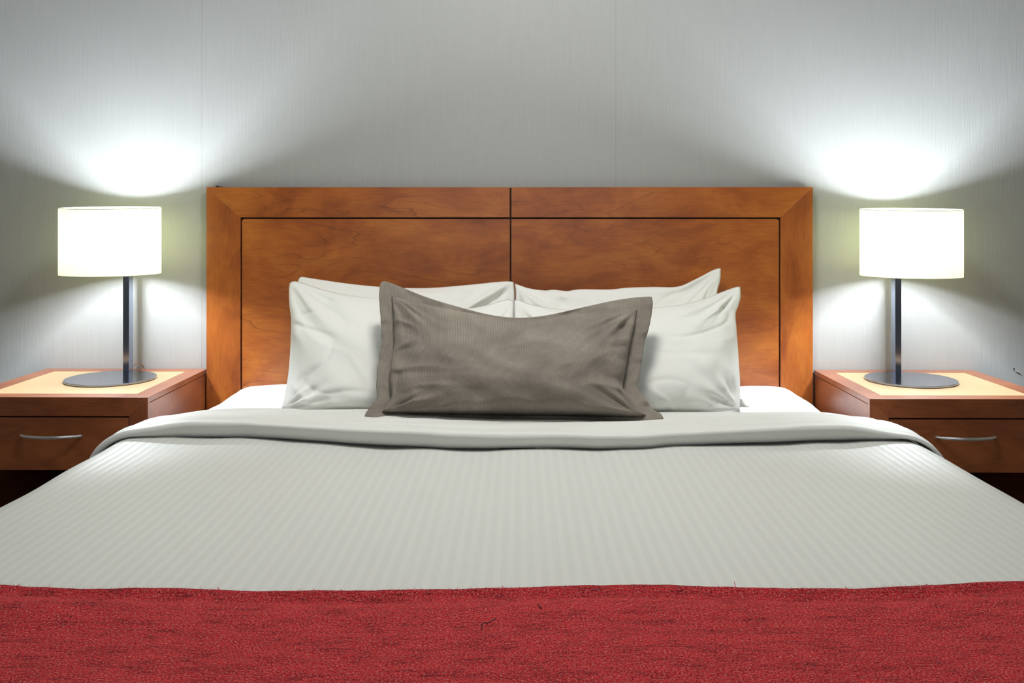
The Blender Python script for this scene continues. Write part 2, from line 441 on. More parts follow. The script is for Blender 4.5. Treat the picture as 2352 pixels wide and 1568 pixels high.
prism('side_stile', [(HBX0, HBZ), (SL, ZG), (SL, 0.30), (HBX0, 0.30)], 1, HBY, yb, M['hb_stile'], hb, 0.0008, org)
prism('side_stile', [(HBX1, HBZ), (SR, ZG), (SR, 0.30), (HBX1, 0.30)], 1, HBY, yb, M['hb_stile'], hb, 0.0008, org)
def panel(x0, x1, mat, leftround):
    r = 0.009; pts = []
    zt = ZG - GW
    if leftround:
        pts = [(x0, 0.30)] + [(x0 + r - r * math.cos(a), zt - r + r * math.sin(a)) for a in [math.pi / 2 * k / 5 for k in range(6)]] + [(x1, zt), (x1, 0.30)]
    else:
        pts = [(x0, 0.30), (x0, zt)] + [(x1 - r + r * math.sin(a), zt - r + r * math.cos(a)) for a in [math.pi / 2 * k / 5 for k in range(6)]] + [(x1, 0.30)]
    prism('panel', pts, 1, HBY + 0.0005, yb, mat, hb, 0.0, org)
panel(SL + GW, HBS - half_gap, M['hb_panel_a'], True)
panel(HBS + half_gap, SR - GW, M['hb_panel_b'], False)
# small dark hanging clip on the top edge
pc = P(503, 428, Y=3.066)
prism('hanging_clip', [(pc.x - 0.012, HBZ), (pc.x + 0.014, HBZ), (pc.x + 0.012, HBZ + 0.002), (pc.x - 0.002, HBZ + 0.003), (pc.x - 0.005, HBZ + 0.006), (pc.x - 0.008, HBZ + 0.003)], 1, 3.060, 3.072, M['black'], hb, 0, org)

# ------------------------------------------------------------------ nightstands
NSZ, NSF = 0.646, 2.587
def nightstand(xi, xo, label, flip_h):
    """xi inner x (towards the bed), xo outer x"""
    s = 1 if xo > xi else -1
    x0, x1 = min(xi, xo), max(xi, xo); yb = WALL_Y - 0.004
    o = ((x0 + x1) / 2, (NSF + yb) / 2, 0.0)
    r = root('nightstand', o, label, 'nightstand', 'nightstands beside the bed')
    B = 0.053; T = 0.016; tz = NSZ
    # mitred top frame
    for pts, m in (([(x0, NSF), (x1, NSF), (x1 - B, NSF + B), (x0 + B, NSF + B)], 'ns_top'),
                   ([(x0, yb), (x1, yb), (x1 - B, yb - B), (x0 + B, yb - B)], 'ns_top'),
                   ([(x0, NSF), (x0, yb), (x0 + B, yb - B), (x0 + B, NSF + B)], 'ns_top'),
                   ([(x1, NSF), (x1, yb), (x1 - B, yb - B), (x1 - B, NSF + B)], 'ns_top')):
        tb = prism('top_border', pts, 2, tz - T, tz, [M['ns_top'], M['ns_h'], M['ns_side']], r, 0.0006, o)
        for p in tb.data.polygons:
            if p.normal.y < -0.9: p.material_index = 1
            elif abs(p.normal.x) > 0.95: p.material_index = 2
    box('top_inlay', (x0 + B + .0004, NSF + B + .0004, tz - T), (x1 - B - .0004, yb - B - .0004, tz - 0.0006), M['inlay'], r, 0, o)
    # front frame: mitred rail and stiles down to the foot
    zb_d = 0.441                                   # underside of the drawer
    FT = 0.016
    zr = tz - T
    prism('front_rail', [(x0 + (T), zr), (x1 - T, zr), (x1 - B, tz - B), (x0 + B, tz - B)], 1, NSF, NSF + FT, M['ns_h'], r, 0, o)
    prism('front_stile', [(x0, zr), (x0 + T, zr), (x0 + B, tz - B), (x0 + B, 0.0), (x0, 0.0)], 1, NSF, NSF + FT, M['ns_v'], r, 0.0004, o)
    prism('front_stile', [(x1, zr), (x1 - T, zr), (x1 - B, tz - B), (x1 - B, 0.0), (x1, 0.0)], 1, NSF, NSF + FT, M['ns_v'], r, 0.0004, o)
    for xa, xb in ((x0, x0 + 0.018), (x1 - 0.018, x1)):
        box('side_panel', (xa, NSF + FT + 0.0002, 0.0), (xb, yb, zr - 0.0016), M['ns_side'], r, 0.0004, o)
    box('carcass_back', (x0 + 0.0182, yb - 0.012, 0.06), (x1 - 0.0182, yb, zr - 0.002), M['recess'], r, 0, o)
    box('drawer_floor', (x0 + 0.0182, NSF + 0.03, zb_d - 0.004), (x1 - 0.0182, yb - 0.0122, zb_d + 0.008), M['ns_h'], r, 0, o)
    box('bottom_shelf', (x0 + 0.0182, NSF + 0.03, 0.07), (x1 - 0.0182, yb - 0.0122, 0.09), M['ns_h'], r, 0, o)
    dz1 = tz - B - 0.0045
    dr = box('drawer', (x0 + B + 0.0025, NSF + 0.0005, zb_d), (x1 - B - 0.0025, NSF + 0.0185, dz1), M['ns_h'], r, 0.0010, o)
    box('drawer_box', (x0 + B + 0.01, NSF + 0.0187, zb_d + 0.0085), (x1 - B - 0.01, yb - 0.05, dz1 - 0.01), M['recess'], dr, 0, o)
    # bow handle
    ha, hbx = flip_h
    zc = P(ha, 999.5 if s < 0 else 1003, Y=NSF).z
    xa = P(ha, 1000, Y=NSF).x; xb = P(hbx, 1000, Y=NSF).x
    pts = []
    for k in range(25):
        u = k / 24; pts.append((xa + (xb - xa) * u, NSF - 0.004 - 0.024 * math.sin(math.pi * u) ** 0.8, zc - 0.0))
    hd = bow(pts, o, dr)
    return r

def bow(pts, org, parent):
    """flat-topped bow pull with tapered feet"""
    n = len(pts); vs_, fs = [], []; O = Vector(org)
    prof = [(-0.0032, -0.0045), (0.0032, -0.0045), (0.0042, 0.0), (0.0032, 0.0045), (-0.0032, 0.0045), (-0.0042, 0.0)]
    for i, p in enumerate(pts):
        u = i / (n - 1); d = Vector(pts[min(i + 1, n - 1)]) - Vector(pts[max(i - 1, 0)]); d.normalize()
        nrm = Vector((-d.y, d.x, 0)); k = 0.62 + 0.38 * math.sin(math.pi * u) ** 0.6
        for a, b in prof: vs_.append(tuple(Vector(p) - O + nrm * a + Vector((0, 0, b * k))))
    m = len(prof)
    for i in range(n - 1):
        for k in range(m): fs.append((i * m + k, i * m + (k + 1) % m, (i + 1) * m + (k + 1) % m, (i + 1) * m + k))
    fs.append(tuple(range(m))[::-1]); fs.append(tuple((n - 1) * m + k for k in range(m)))
    me = bpy.data.meshes.new('handle'); me.from_pydata(vs_, [], fs)
    bm = bmesh.new(); bm.from_mesh(me)
    for q in (pts[0], pts[-1]):
        rr = bmesh.ops.create_cube(bm, size=1)
        for v in rr['verts']: v.co = Vector((q[0] + v.co.x * 0.008, q[1] + 0.002 + v.co.y * 0.006, q[2] + v.co.z * 0.007)) - O
    bmesh.ops.recalc_face_normals(bm, faces=bm.faces[:]); bm.to_mesh(me); bm.free()
    return link('handle', me, M['nickel'], parent)

nightstand(-1.0455, -1.585, 'cherry nightstand with pale inlaid top on the left side of the bed', (50.5, 186.5))
nightstand(0.973, 1.500, 'cherry nightstand with pale inlaid top on the right side of the bed', (2151, 2284))

# ------------------------------------------------------------------ lamps
def lamp(cx, cy, ztop, zbot, pole, label, cord):
    bz = NSZ + 0.0004
    r = root('table_lamp', (cx, cy, bz), label, 'lamp', 'table lamps on the nightstands')
    o = (cx, cy, bz)
    lathe('base', [(0, 0), (0.1335, 0), (0.1345, 0.001), (0.1345, 0.005), (0.1335, 0.006), (0, 0.006)], (0, 0, 0), M['gunmetal'], r, 128, False)
    px0, px1, py0, py1 = pole
    po = box('pole', (px0, py0, bz + 0.0061), (px1, py1, zbot + 0.075), M['gunmetal'], r, 0.0008, o)
    # arm from the pole to the lamp holder in the middle of the shade
    zm = zbot + 0.010
    box('socket_arm', (cx - 0.006, cy - 0.012, zm - 0.004), (max(cx + 0.006, px0 + 0.008), py0 - 0.0003, zm + 0.004), M['gunmetal'], r, 0.0005, o)
    xm = (px0 + px1) / 2 - cx
    lathe('lamp_holder', [(0, 0.0), (0.014, 0.0), (0.014, 0.030), (0.011, 0.034), (0, 0.034)], (0, 0, zm + 0.0045 - bz), M['plastic'], r, 24)
    # spiral fluorescent bulb
    pts = []
    zl0 = zm + 0.038 - bz
    for k in range(60):
        a = k / 59 * 2 * math.pi * 3; pts.append((0.011 * math.cos(a), 0.011 * math.sin(a), zl0 + 0.003 + k / 59 * 0.080))
    tube('bulb', pts, 0.0035, M['tube'], r, 8)
    # shade, rims and top spider
    R = 0.148; H = ztop - zbot
    sh = lathe('lamp_shade', [(R, 0), (R, H * 0.25), (R, H * 0.5), (R, H * 0.75), (R, H)], (0, 0, zbot - bz), M['shade'], r, 128)
    for zz in (zbot - bz, ztop - bz):
        ring = [(R * math.cos(2 * math.pi * k / 96), R * math.sin(2 * math.pi * k / 96), zz) for k in range(97)]
        tube('shade_rim', ring, 0.0011, M['rim'], sh, 6, closed_ends=False)
    for ob in [sh] + list(sh.children):
        for v in ob.data.vertices: v.co.z += v.co.y * 0.040 * max(0, (v.co.z - (zbot - bz)) / H)
    for k in range(3):
        a = math.radians(90 + 120 * k)
        tube('spider_arm', [(0.014 * math.cos(a), 0.014 * math.sin(a), zm - bz + 0.002), (R * 0.6 * math.cos(a), R * 0.6 * math.sin(a), zm - bz + 0.002), (R * math.cos(a), R * math.sin(a), zbot - bz + 0.004)], 0.0011, M['rim'], sh, 6)
    zc = (1.035, 1.072, 1.109)
    for zz in zc:
        soften(lamp_light('bulb_light', 'POINT', (0, 0, zz - bz), LAMP_W, LAMP_COL, r, shadow_soft_size=0.018).data, 0.40)
    if cord:
        a = Vector((px1 - 0.004, py1 + 0.0015, bz + 0.012)); pts = []
        b = P(331, 846, Y=WALL_Y - 0.008)
        for k in range(17):
            u = k / 16; q = a.lerp(b, u); q.z = bz + 0.0015 + 0.012 * (1 - u) + 0.016 * math.sin(math.pi * u) ** 0.9 + 0.001; pts.append(q)
        tube('power_cord', pts, 0.0016, M['cord'], r, 8, org=o)
    return r
t = NT('shade_rim_metal'); M['rim'] = t.done((0.5, 0.48, 0.40, 1), 0.4)
lamp(-1.277, 2.872, 1.181, 0.975, (-1.2846, -1.2645, 2.978, 3.009), 'lit steel table lamp with drum shade on the left nightstand', True)
lamp(1.209, 2.878, 1.176, 0.970, (1.2065, 1.2265, 2.990, 3.021), 'lit steel table lamp with drum shade on the right nightstand', False)

# ------------------------------------------------------------------ bed
ZT = 0.620
def xl(Y): return -0.934 + 0.030 * sm(2.5, 2.8, Y)
def xr(Y): return 0.918 - 0.050 * sm(2.30, 2.62, Y)
def cross(s, Y, r=0.10, z=ZT, drop=0.36, shrink=0.0, tuck=0.0):
    """cross-section of the bedding: s from -1 to 1 -> point, arc length"""
    L, Rr = xl(Y) + shrink, xr(Y) - shrink
    mid = (L + Rr) / 2; flat = (Rr - L) / 2; arc = r * math.pi / 2
    tot = flat + arc + drop; a = abs(s) * tot; sg = 1 if s >= 0 else -1
    if a <= flat:
        x = a; zz = -0.006 * (a / flat) ** 4; nx, nz = 0.0, 1.0
    elif a <= flat + arc:
        th_ = (a - flat) / r; x = flat + r * math.sin(th_); zz = -0.006 - r * (1 - math.cos(th_)); nx, nz = math.sin(th_), math.cos(th_)
    else:
        e = a - flat - arc; x = flat + r - tuck * e; zz = -0.006 - r - e; nx, nz = 1.0, 0.0
    return mid + sg * x, z + zz, sg * nx, nz, sg * a

FOOT = 0.90
bed = root('bed', (0, 2.0, 0), 'wide bed between the two nightstands, its mattress under white and red bedding', 'bed')
bo = (0, 2.0, 0)
t = NT('base_fabric'); n = t.noise(t.coords('Object', (1, 1, 1)), 400, 2)
M['base'] = t.done((0.03, 0.022, 0.018, 1), 0.9, t.bump(n, 0.3, 0.002))
box('bed_base', (-0.93, FOOT + 0.06, 0.08), (0.87, 3.045, 0.30), M['base'], bed, 0.01, bo)
box('mattress', (-0.95, FOOT + 0.05, 0.302), (0.89, 3.046, 0.570), M['sheet'], bed, 0.04, bo)
for x in (-0.88, 0.82):
    for y in (FOOT + 0.12, 2.98):
        box('leg', (x - 0.03, y - 0.03, 0), (x + 0.03, y + 0.03, 0.0795), M['black'], bed, 0.003, bo)

def nz(x, y, z=0.0): return mn.noise(Vector((x, y, z)))

# fitted sheet, showing white at the head
def sheet_pt(u, v):
    s = -1 + 2 * u; Y = 2.10 + v * (3.050 - 2.10)
    x, z, nx, nzv, a = cross(s, Y, 0.075, ZT - 0.020, 0.20, 0.028)
    # raised towards the corners by the mattress edge
    bumpz = 0.008 * math.exp(-((abs(x) - 0.80) / 0.12) ** 2) * sm(2.6, 3.0, Y)
    wr = 0.0035 * nz(x * 6, Y * 9, 1) + 0.002 * nz(x * 17, Y * 21, 4)
    endr = -0.022 * sm(3.00, 3.05, Y) ** 2 * 0.6
    return Vector((x + nx * wr, Y, z + nzv * (wr + bumpz) + endr))
me = grid_mesh('fitted_sheet', sheet_pt, 150, 60)
sheet = tag(link('fitted_sheet', me, M['sheet'], None, True), 'bright white fitted sheet showing at the head of the bed behind the pillows', 'sheet')

# striped duvet cover: body and turned-down fold
def fold_edge(x):
    """Y of the front of the turned-down fold at position x"""
    e = 2.098 + 0.115 * sm(0.15, 0.95, abs(x - 0.02)) + 0.020 * math.exp(-((x + 0.62) / 0.25) ** 2)
    e += 0.009 * nz(x * 5, 0.3) + 0.006 * nz(x * 13, 2.3) + 0.010 * math.exp(-((x - 0.45) / 0.15) ** 2)
    return e
def duvet_pt(u, v):
    s = -1 + 2 * u; Y = FOOT + v * (2.34 - FOOT)
    x, z, nx, nzv, a = cross(s, Y)
    wr = 0.0045 * nz(x * 2.1, Y * 2.3, 3) + 0.0022 * nz(x * 5, Y * 3, 7)
    # soft dimples where the duvet leaves the fold
    e = fold_edge(x); dd = e - Y
    wr += 0.005 * nz(x * 8, 5.5) * math.exp(-(dd / 0.10) ** 2)
    wr += 0.003 * nz(x * 3 + Y * 5, Y * 1.2, 9) * sm(0.5, 0.95, abs(x))
    k = sm(e + 0.02, e + 0.12, Y)         # goes flat below the fold
    wr *= 1 - k
    fy = 0.0
    return Vector((x + nx * wr, Y, z - 0.004 * k + nzv * wr - 0.05 * (1 - sm(FOOT, FOOT + 0.10, Y)) ** 2))
def duvet_uv(u, v):
    s = -1 + 2 * u; Y = FOOT + v * (2.34 - FOOT)
    return (cross(s, 1.5)[4] + 2.0, Y)
me = grid_mesh('duvet', duvet_pt, 260, 150, uvfn=duvet_uv)
duvet = tag(link('duvet', me, M['sateen'], None, True), 'pale grey-white duvet with fine lengthwise stripes and a turned-down top edge', 'duvet')

FOLD_T = 0.042
def fold_pt(u, v):
    """u across the bed, v round the fold: underside front -> nose -> top -> back edge"""
    s = -1 + 2 * u
    x0 = cross(s, 2.2)[0]; e = fold_edge(x0)
    back = 2.475 + 0.012 * nz(x0 * 2.2, 8.1) - 0.02 * sm(0.7, 1.0, abs(x0))
    side = sm(0.80, 1.02, abs(x0 - (-0.01)))
    T = FOLD_T * (1 - 0.55 * side) * (1 + 0.18 * nz(x0 * 3.1, 6.6))
    if v < 0.10:                                      # underside
        q = v / 0.10; Y = e + 0.10 * (1 - q) + 0.004; off = 0.0035
    elif v < 0.36:                                    # rounded nose
        q = (v - 0.10) / 0.26; rr = 0.011
        if q < 0.6:                                   # face of the fold, sloping back underneath
            h = q / 0.6; Y = e + 0.004 + 0.016 * (1 - h) - 0.003 * math.sin(math.pi * h); off = 0.0035 + (T - rr - 0.0035) * h
        else:
            a = (q - 0.6) / 0.4 * math.pi / 2; Y = e + 0.004 + rr * (1 - math.cos(a)); off = T - rr + rr * math.sin(a)
    else:                                             # top
        q = (v - 0.36) / 0.64; Y = (e + 0.015) * (1 - q) + back * q
        off = T - (T - 0.012) * sm(0.45, 1.0, q) * 0.85
        if q > 0.93: off -= (q - 0.93) / 0.07 * 0.010
    Yc = max(Y, 0)
    x, z, nx, nzv, a_ = cross(s, Yc, 0.10, ZT, 0.30)
    # long creases parallel to the fold, deeper near its front
    qq = 0 if v < 0.36 else (v - 0.36) / 0.64
    amp = math.sin(math.pi * min(1, max(0, (v - 0.22) / 0.78))) ** 0.7
    cre = 0.0075 * nz(x * 1.3 + 3, (Y - e) * 26 + x * 1.2, 2) + 0.0048 * nz(x * 2.6, (Y - e) * 48 - x * 2.4, 12)
    dia = 0.0085 * nz(x * 2.6 - (Y - e) * 14, (Y - e) * 13, 5) * (1 - sm(0.25, 0.75, qq))
    wr = (cre + dia) * amp
    return Vector((x + nx * (off + wr), Y, z + nzv * (off + wr)))
def fold_uv(u, v): return (v * 0.5 + 5, cross(-1 + 2 * u, 1.5)[4])
me = grid_mesh('turned_down_fold', fold_pt, 260, 100)
fold = link('turned_down_fold', me, M['foldcloth'] if 'foldcloth' in M else M['percale'], duvet, True)
t = NT('sateen_reverse'); cr = t.noise(t.coords('Object', (2, 9, 2)), 2.0, 4, 0.5, 0.4)
M['foldcloth'] = t.done((0.70, 0.705, 0.67, 1), 0.65, t.bump(cr, 0.18, 0.006))
fold.data.materials[0] = M['foldcloth']

# red woven throw over the foot end
edge_px = [(-200, 1346), (0, 1351), (80, 1357), (200, 1361), (320, 1359), (450, 1361), (600, 1367), (780, 1365), (1000, 1362), (1180, 1359), (1350, 1356), (1500, 1356), (1640, 1361), (1780, 1362), (1950, 1360), (2120, 1353), (2352, 1347), (2600, 1344)]
epts = [P(a, b, Z=ZT + 0.006) for a, b in edge_px]
def throw_edge(x):
    if x <= epts[0].x: return epts[0].y
    for a, b in zip(epts, epts[1:]):
        if x <= b.x: q = (x - a.x) / (b.x - a.x); q = q * q * (3 - 2 * q); return a.y + (b.y - a.y) * q
    return epts[-1].y
def throw_pt(u, v):
    s = (-1 + 2 * u) * 0.97
    x0 = cross(s, 1.2)[0]; e = throw_edge(x0)
    if v < 0.08: Y = e - 0.012 * (v / 0.08 - 0) * 0 + 0.004 * (1 - math.cos(math.pi * v / 0.08)) * -1 + 0.000; off = 0.0015 + 0.0085 * math.sin(math.pi / 2 * v / 0.08)
    else: Y = (e - 0.008) + (FOOT - 0.04 - e + 0.008) * (v - 0.08) / 0.92; off = 0.010
    x, z, nx, nzv, a = cross(s, Y)
    d = e - Y
    # soft roll along the hem, then shallow waves
    wv_ = 0.0060 * math.exp(-((d - 0.004) / 0.011) ** 2) - 0.0040 * math.exp(-((d - 0.030) / 0.014) ** 2) + 0.002 * math.exp(-((d - 0.075) / 0.03) ** 2)
    lump = 0.012 * math.exp(-((x + 0.66) / 0.14) ** 2 - ((d - 0.07) / 0.045) ** 2)
    wr = 0.005 * nz(x * 2.2, Y * 6, 3) + 0.0012 * nz(x * 40, Y * 55, 1) + 0.0012 * nz(x * 12, Y * 30, 6)
    duv = 0.0045 * nz(x * 2.1, Y * 2.3, 3) + 0.0022 * nz(x * 5, Y * 3, 7)
    o_ = off + max(wr, -0.004) * min(1, v / 0.1) + wv_ + lump + max(duv, 0)
    dropz = -0.05 * (1 - sm(FOOT, FOOT + 0.10, Y)) ** 2
    return Vector((x + nx * o_, Y, z + nzv * o_ + dropz))
def throw_uv(u, v):
    s = (-1 + 2 * u) * 0.97; return (cross(s, 1.2)[4] + 2, v * 0.44)
me = grid_mesh('throw_blanket', throw_pt, 420, 150, uvfn=throw_uv)
throw = tag(link('throw_blanket', me, M['tweed'], None, True), 'nubby red woven throw blanket across the foot end of the bed', 'throw blanket')
# fuzz and stray yarn ends on the hem
rnd = random.Random(4)
def strand_mesh(name, strands, r0, mat, parent, kind=None):
    vs_, fs = [], []
    for pts, r in strands:
        n = len(pts); b0 = len(vs_)
        for i, p in enumerate(pts):
            rr = r * (1 - 0.6 * i / (n - 1))
            for k in range(3):
                a = 2 * math.pi * k / 3; vs_.append((p.x + math.cos(a) * rr, p.y, p.z + math.sin(a) * rr))
        for i in range(n - 1):
            for k in range(3):
                a = b0 + i * 3 + k; b = b0 + i * 3 + (k + 1) % 3; fs.append((a, b, b + 3, a + 3))
    me = bpy.data.meshes.new(name); me.from_pydata(vs_, [], fs)
    o = link(name, me, mat, parent)
    if kind: o['kind'] = kind
    return o
fz = []
for i in range(6500):
    x = rnd.uniform(-0.86, 0.86); e = throw_edge(x); L = rnd.uniform(0.0015, 0.0045) * (1 if rnd.random() < .93 else 1.9)
    p = Vector((x, e - rnd.uniform(0.0, 0.004), ZT + rnd.uniform(0.003, 0.012))); d = Vector((rnd.uniform(-0.8, 0.8), rnd.uniform(0.3, 1.0), rnd.uniform(0.0, 0.8))).normalized()
    c_ = Vector((rnd.uniform(-.5, .5), 0, rnd.uniform(-.2, .5))) * L
    fz.append(([p, p + d * L * 0.5, p + d * L + c_], 0.00012))
strand_mesh('wool_fuzz', fz, 0, M['fibre'], throw, 'stuff')
for px_, py_, dx, dy in ((717, 1355, -2, -7), (782, 1355, -5, -3), (611, 1362, -5, 1), (495, 1353, -5, 8), (1153, 1349, -2, -9), (1115, 1357, -1, -4), (1048, 1352, 1, -5), (1430, 1350, 0, -6), (1500, 1350, -1, -5), (1612, 1352, -8, -10), (1684, 1336, 4, 24), (22, 1350, 8, -3), (1950, 1352, 2, -6), (2143, 1348, -4, -5), (365, 1354, 6, -2)):
    b = P(px_ - dx, py_ + 10, Z=ZT + 0.008); b.y = throw_edge(b.x) - 0.003
    tpt = b + Vector((dx * 0.0009, 0.008 + abs(dy) * 0.0005, 0.001 + abs(dy) * 0.00025))
    tube('loose_yarn', [b, (b + tpt) / 2 + Vector((0.0012, 0, 0.0012)), tpt], 0.00055, M['fibre'], throw, 6)
# dark knots caught in the weave
def on_throw(px_, py_): p = P(px_, py_, Z=ZT + 0.0145); return p
for path in ([(1107, 1440), (1106, 1434), (1112, 1430), (1122, 1430), (1130, 1426), (1140, 1419)], [(1235, 1386), (1239, 1391), (1244, 1398)]):
    tube('dark_yarn', [on_throw(a, b) for a, b in path], 0.0006, M['dark_fibre'], throw, 6)

# ------------------------------------------------------------------ pillows
def resample(px, n, plane):
    pts = [P(a, b, plane=plane) for a, b in px]
    # smooth by Catmull-Rom
    dense = []
    for i in range(len(pts) - 1):
        p0 = pts[max(i - 1, 0)]; p1 = pts[i]; p2 = pts[i + 1]; p3 = pts[min(i + 2, len(pts) - 1)]
        for k in range(12):
            q = k / 12
            dense.append(0.5 * ((2 * p1) + (p2 - p0) * q + (2 * p0 - 5 * p1 + 4 * p2 - p3) * q * q + (3 * p1 - p0 - 3 * p2 + p3) * q ** 3))
    dense.append(pts[-1])
    L = [0.0]
    for a, b in zip(dense, dense[1:]): L.append(L[-1] + (b - a).length)
    out = []; j = 0
    for i in range(n + 1):
        s = L[-1] * i / n
        while j < len(L) - 2 and L[j + 1] < s: j += 1
        q = (s - L[j]) / max(1e-9, L[j + 1] - L[j]); out.append(dense[j].lerp(dense[j + 1], min(1, max(0, q))))
    return out

def coons(top, bottom, left, right, plane, nu, nv):
    T = resample(top, nu, plane); Bm = resample(bottom, nu, plane); Lf = resample(left, nv, plane); Rt = resample(right, nv, plane)
    c00 = (Bm[0] + Lf[0]) / 2; c10 = (Bm[-1] + Rt[0]) / 2; c01 = (T[0] + Lf[-1]) / 2; c11 = (T[-1] + Rt[-1]) / 2
    def f(i, j):
        u, v = i / nu, j / nv
        return (Bm[i] * (1 - v) + T[i] * v + Lf[j] * (1 - u) + Rt[j] * u
                - (c00 * (1 - u) * (1 - v) + c10 * u * (1 - v) + c01 * (1 - u) * v + c11 * u * v))
    return f

def bulge(u, v, p):
    a = max(0.0, 1 - (2 * u - 1) ** 2); b = max(0.0, 1 - (2 * v - 1) ** 2)
    return (a ** p) * (b ** p)

def ridge(x, y, z, sharp=3.0):
    n_ = abs(nz(x, y, z)); return (1 - min(1.0, n_ * sharp)) ** 2

def corner_creases(u, v, W, H, seed, amp=0.006, reach=0.17):
    d = 0.0
    for ci, (cu, cv) in enumerate(((0, 0), (1, 0), (0, 1), (1, 1))):
        x = (u - cu) * W; y = (v - cv) * H; r = math.hypot(x, y); th_ = math.atan2(abs(y), abs(x))
        fall = math.exp(-(r / reach) ** 2) * sm(0.0, 0.06, r)
        d += amp * fall * nz(th_ * 4.6 + seed, ci * 7.3 + seed, r * 2.5)
    return d

def two_sided(name, f, nu, nv, W, H, front, back, mat, parent, dirf, dirb, u0=0.0, u1=1.0, v0=0.0, v1=1.0):
    """closed mesh: front sheet and back sheet meeting on the outline; front(u,v), back(u,v) offsets"""
    vs_, fs, uvs = [], [], []; idx = {}
    for side in (0, 1):
        for j in range(nv + 1):
            for i in range(nu + 1):
                edge = i in (0, nu) or j in (0, nv)
                if side == 1 and edge: idx[(1, i, j)] = idx[(0, i, j)]; continue
                u, v = i / nu, j / nv; p = f(i, j)
                p = p + (dirf * front(u, v) if side == 0 else dirb * back(u, v))
                idx[(side, i, j)] = len(vs_); vs_.append(tuple(p)); uvs.append((u * W, v * H))
    for side in (0, 1):
        for j in range(nv):
            for i in range(nu):
                q = [idx[(side, i, j)], idx[(side, i + 1, j)], idx[(side, i + 1, j + 1)], idx[(side, i, j + 1)]]
                fs.append(tuple(q if side == 0 else q[::-1]))
    me = bpy.data.meshes.new(name); me.from_pydata(vs_, [], fs)
    uv = me.uv_layers.new(name='uv')
    for l in me.loops: uv.data[l.index].uv = uvs[l.vertex_index]
    return link(name, me, mat, parent, True)

DF = Vector((0, -1, 0.18)); DB = Vector((0, 1, -0.30))
def pillow(label, top, bottom, left, right, plane, hf, hb, W, H, seed, p=0.64, extra=None):
    nu, nv = 110, 80
    f = coons(top, bottom, left, right, plane, nu, nv)
    def front(u, v):
        vv = v ** 0.80                                  # fuller towards the bottom
        b = bulge(u, vv, p)
        w_ = corner_creases(u, v, W, H, seed, 0.028, 0.20)
        e = min(u, 1 - u) * W; ev = min(v, 1 - v) * H
        ed = sm(0, 0.03, min(e, ev))
        w_ += 0.026 * nz(u * W * 3.4 + seed, v * H * 4.2, seed) * ed + 0.009 * nz(u * W * 9 + v * 4, v * H * 8, seed + 3) * ed
        wx, wy = u * W + 0.05 * nz(u * 3, v * 3, seed + 5), v * H + 0.05 * nz(u * 3, v * 3, seed + 8)
        side_m = math.exp(-(e / 0.20) ** 2) + 0.25
        w_ += 0.011 * ridge(wx * 6.0 + wy * 3.5, wy * 4.0 - wx * 2, seed + 11, 3.5) * ed * side_m
        w_ -= 0.008 * ridge(wx * 4.0 - wy * 5.0, wy * 6.0 + wx * 3, seed + 17, 4.5) * ed * side_m
        w_ += 0.006 * nz(u * W * 16, v * H * 3 + seed, 2.2) * sm(0, 0.02, ev) * math.exp(-(ev / 0.05) ** 2)
        w_ += 0.006 * nz(u * W * 3, v * H * 16 + seed, 4.2) * sm(0, 0.02, e) * math.exp(-(e / 0.06) ** 2)
        r = hf * b + w_ * min(1.0, b * 3)
        if extra: r += extra(u, v)
        return max(r, 0.0)
    def back(u, v): return hb * bulge(u, v, p)
    o = two_sided('pillow', f, nu, nv, W, H, front, back, M['percale'], None, DF, DB)
    return tag(o, label, 'pillow', 'white pillows against the headboard')

pl_r = ((2.80, 0.612), (3.000, 0.947))
pl_f = ((2.515, 0.628), (2.880, 0.952))
pillow('rear left white pillow leaning on the headboard, only its top edge showing',
       top=[(686, 640), (692, 634.5), (705, 636), (740, 641.5), (800, 650), (870, 657), (940, 660), (1000, 659), (1080, 652), (1140, 646), (1168, 645), (1178, 646.5)],
       bottom=[(668, 904), (800, 905), (1000, 905), (1183, 905)],
       left=[(668, 904), (674, 820), (684, 740), (683, 690), (683, 655), (685, 642)],
       right=[(1182, 905), (1183, 820), (1183, 720), (1183, 672), (1181, 649)],
       plane=pl_r, hf=0.055, hb=0.035, W=0.72, H=0.40, seed=1.3, p=0.6, extra=lambda u, v: 0.020 * math.exp(-(((v - 1.0) - 1.15 * (u - 1.0)) / 0.045) ** 2) * sm(0.70, 0.82, u) * (1 - sm(0.93, 1.0, u)) - 0.012 * math.exp(-(((v - 0.96) - 1.15 * (u - 1.02)) / 0.04) ** 2) * sm(0.72, 0.84, u) * (1 - sm(0.9, 1.0, u)))
pillow('rear right white pillow leaning on the headboard with its peaked corner up',
       top=[(1182, 649), (1190, 652), (1215, 660), (1252, 665), (1270, 663), (1303, 666), (1330, 662), (1400, 662), (1440, 658), (1500, 656), (1556, 655), (1600, 636), (1632, 619), (1648, 613), (1654, 614)],
       bottom=[(1186, 905), (1350, 905), (1550, 904), (1690, 903)],
       left=[(1185, 905), (1184, 820), (1184, 720), (1184, 672), (1182, 652)],
       right=[(1690, 903), (1672, 820), (1652, 740), (1648, 680), (1656, 645), (1657, 620)],
       plane=pl_r, hf=0.055, hb=0.035, W=0.72, H=0.42, seed=5.9)
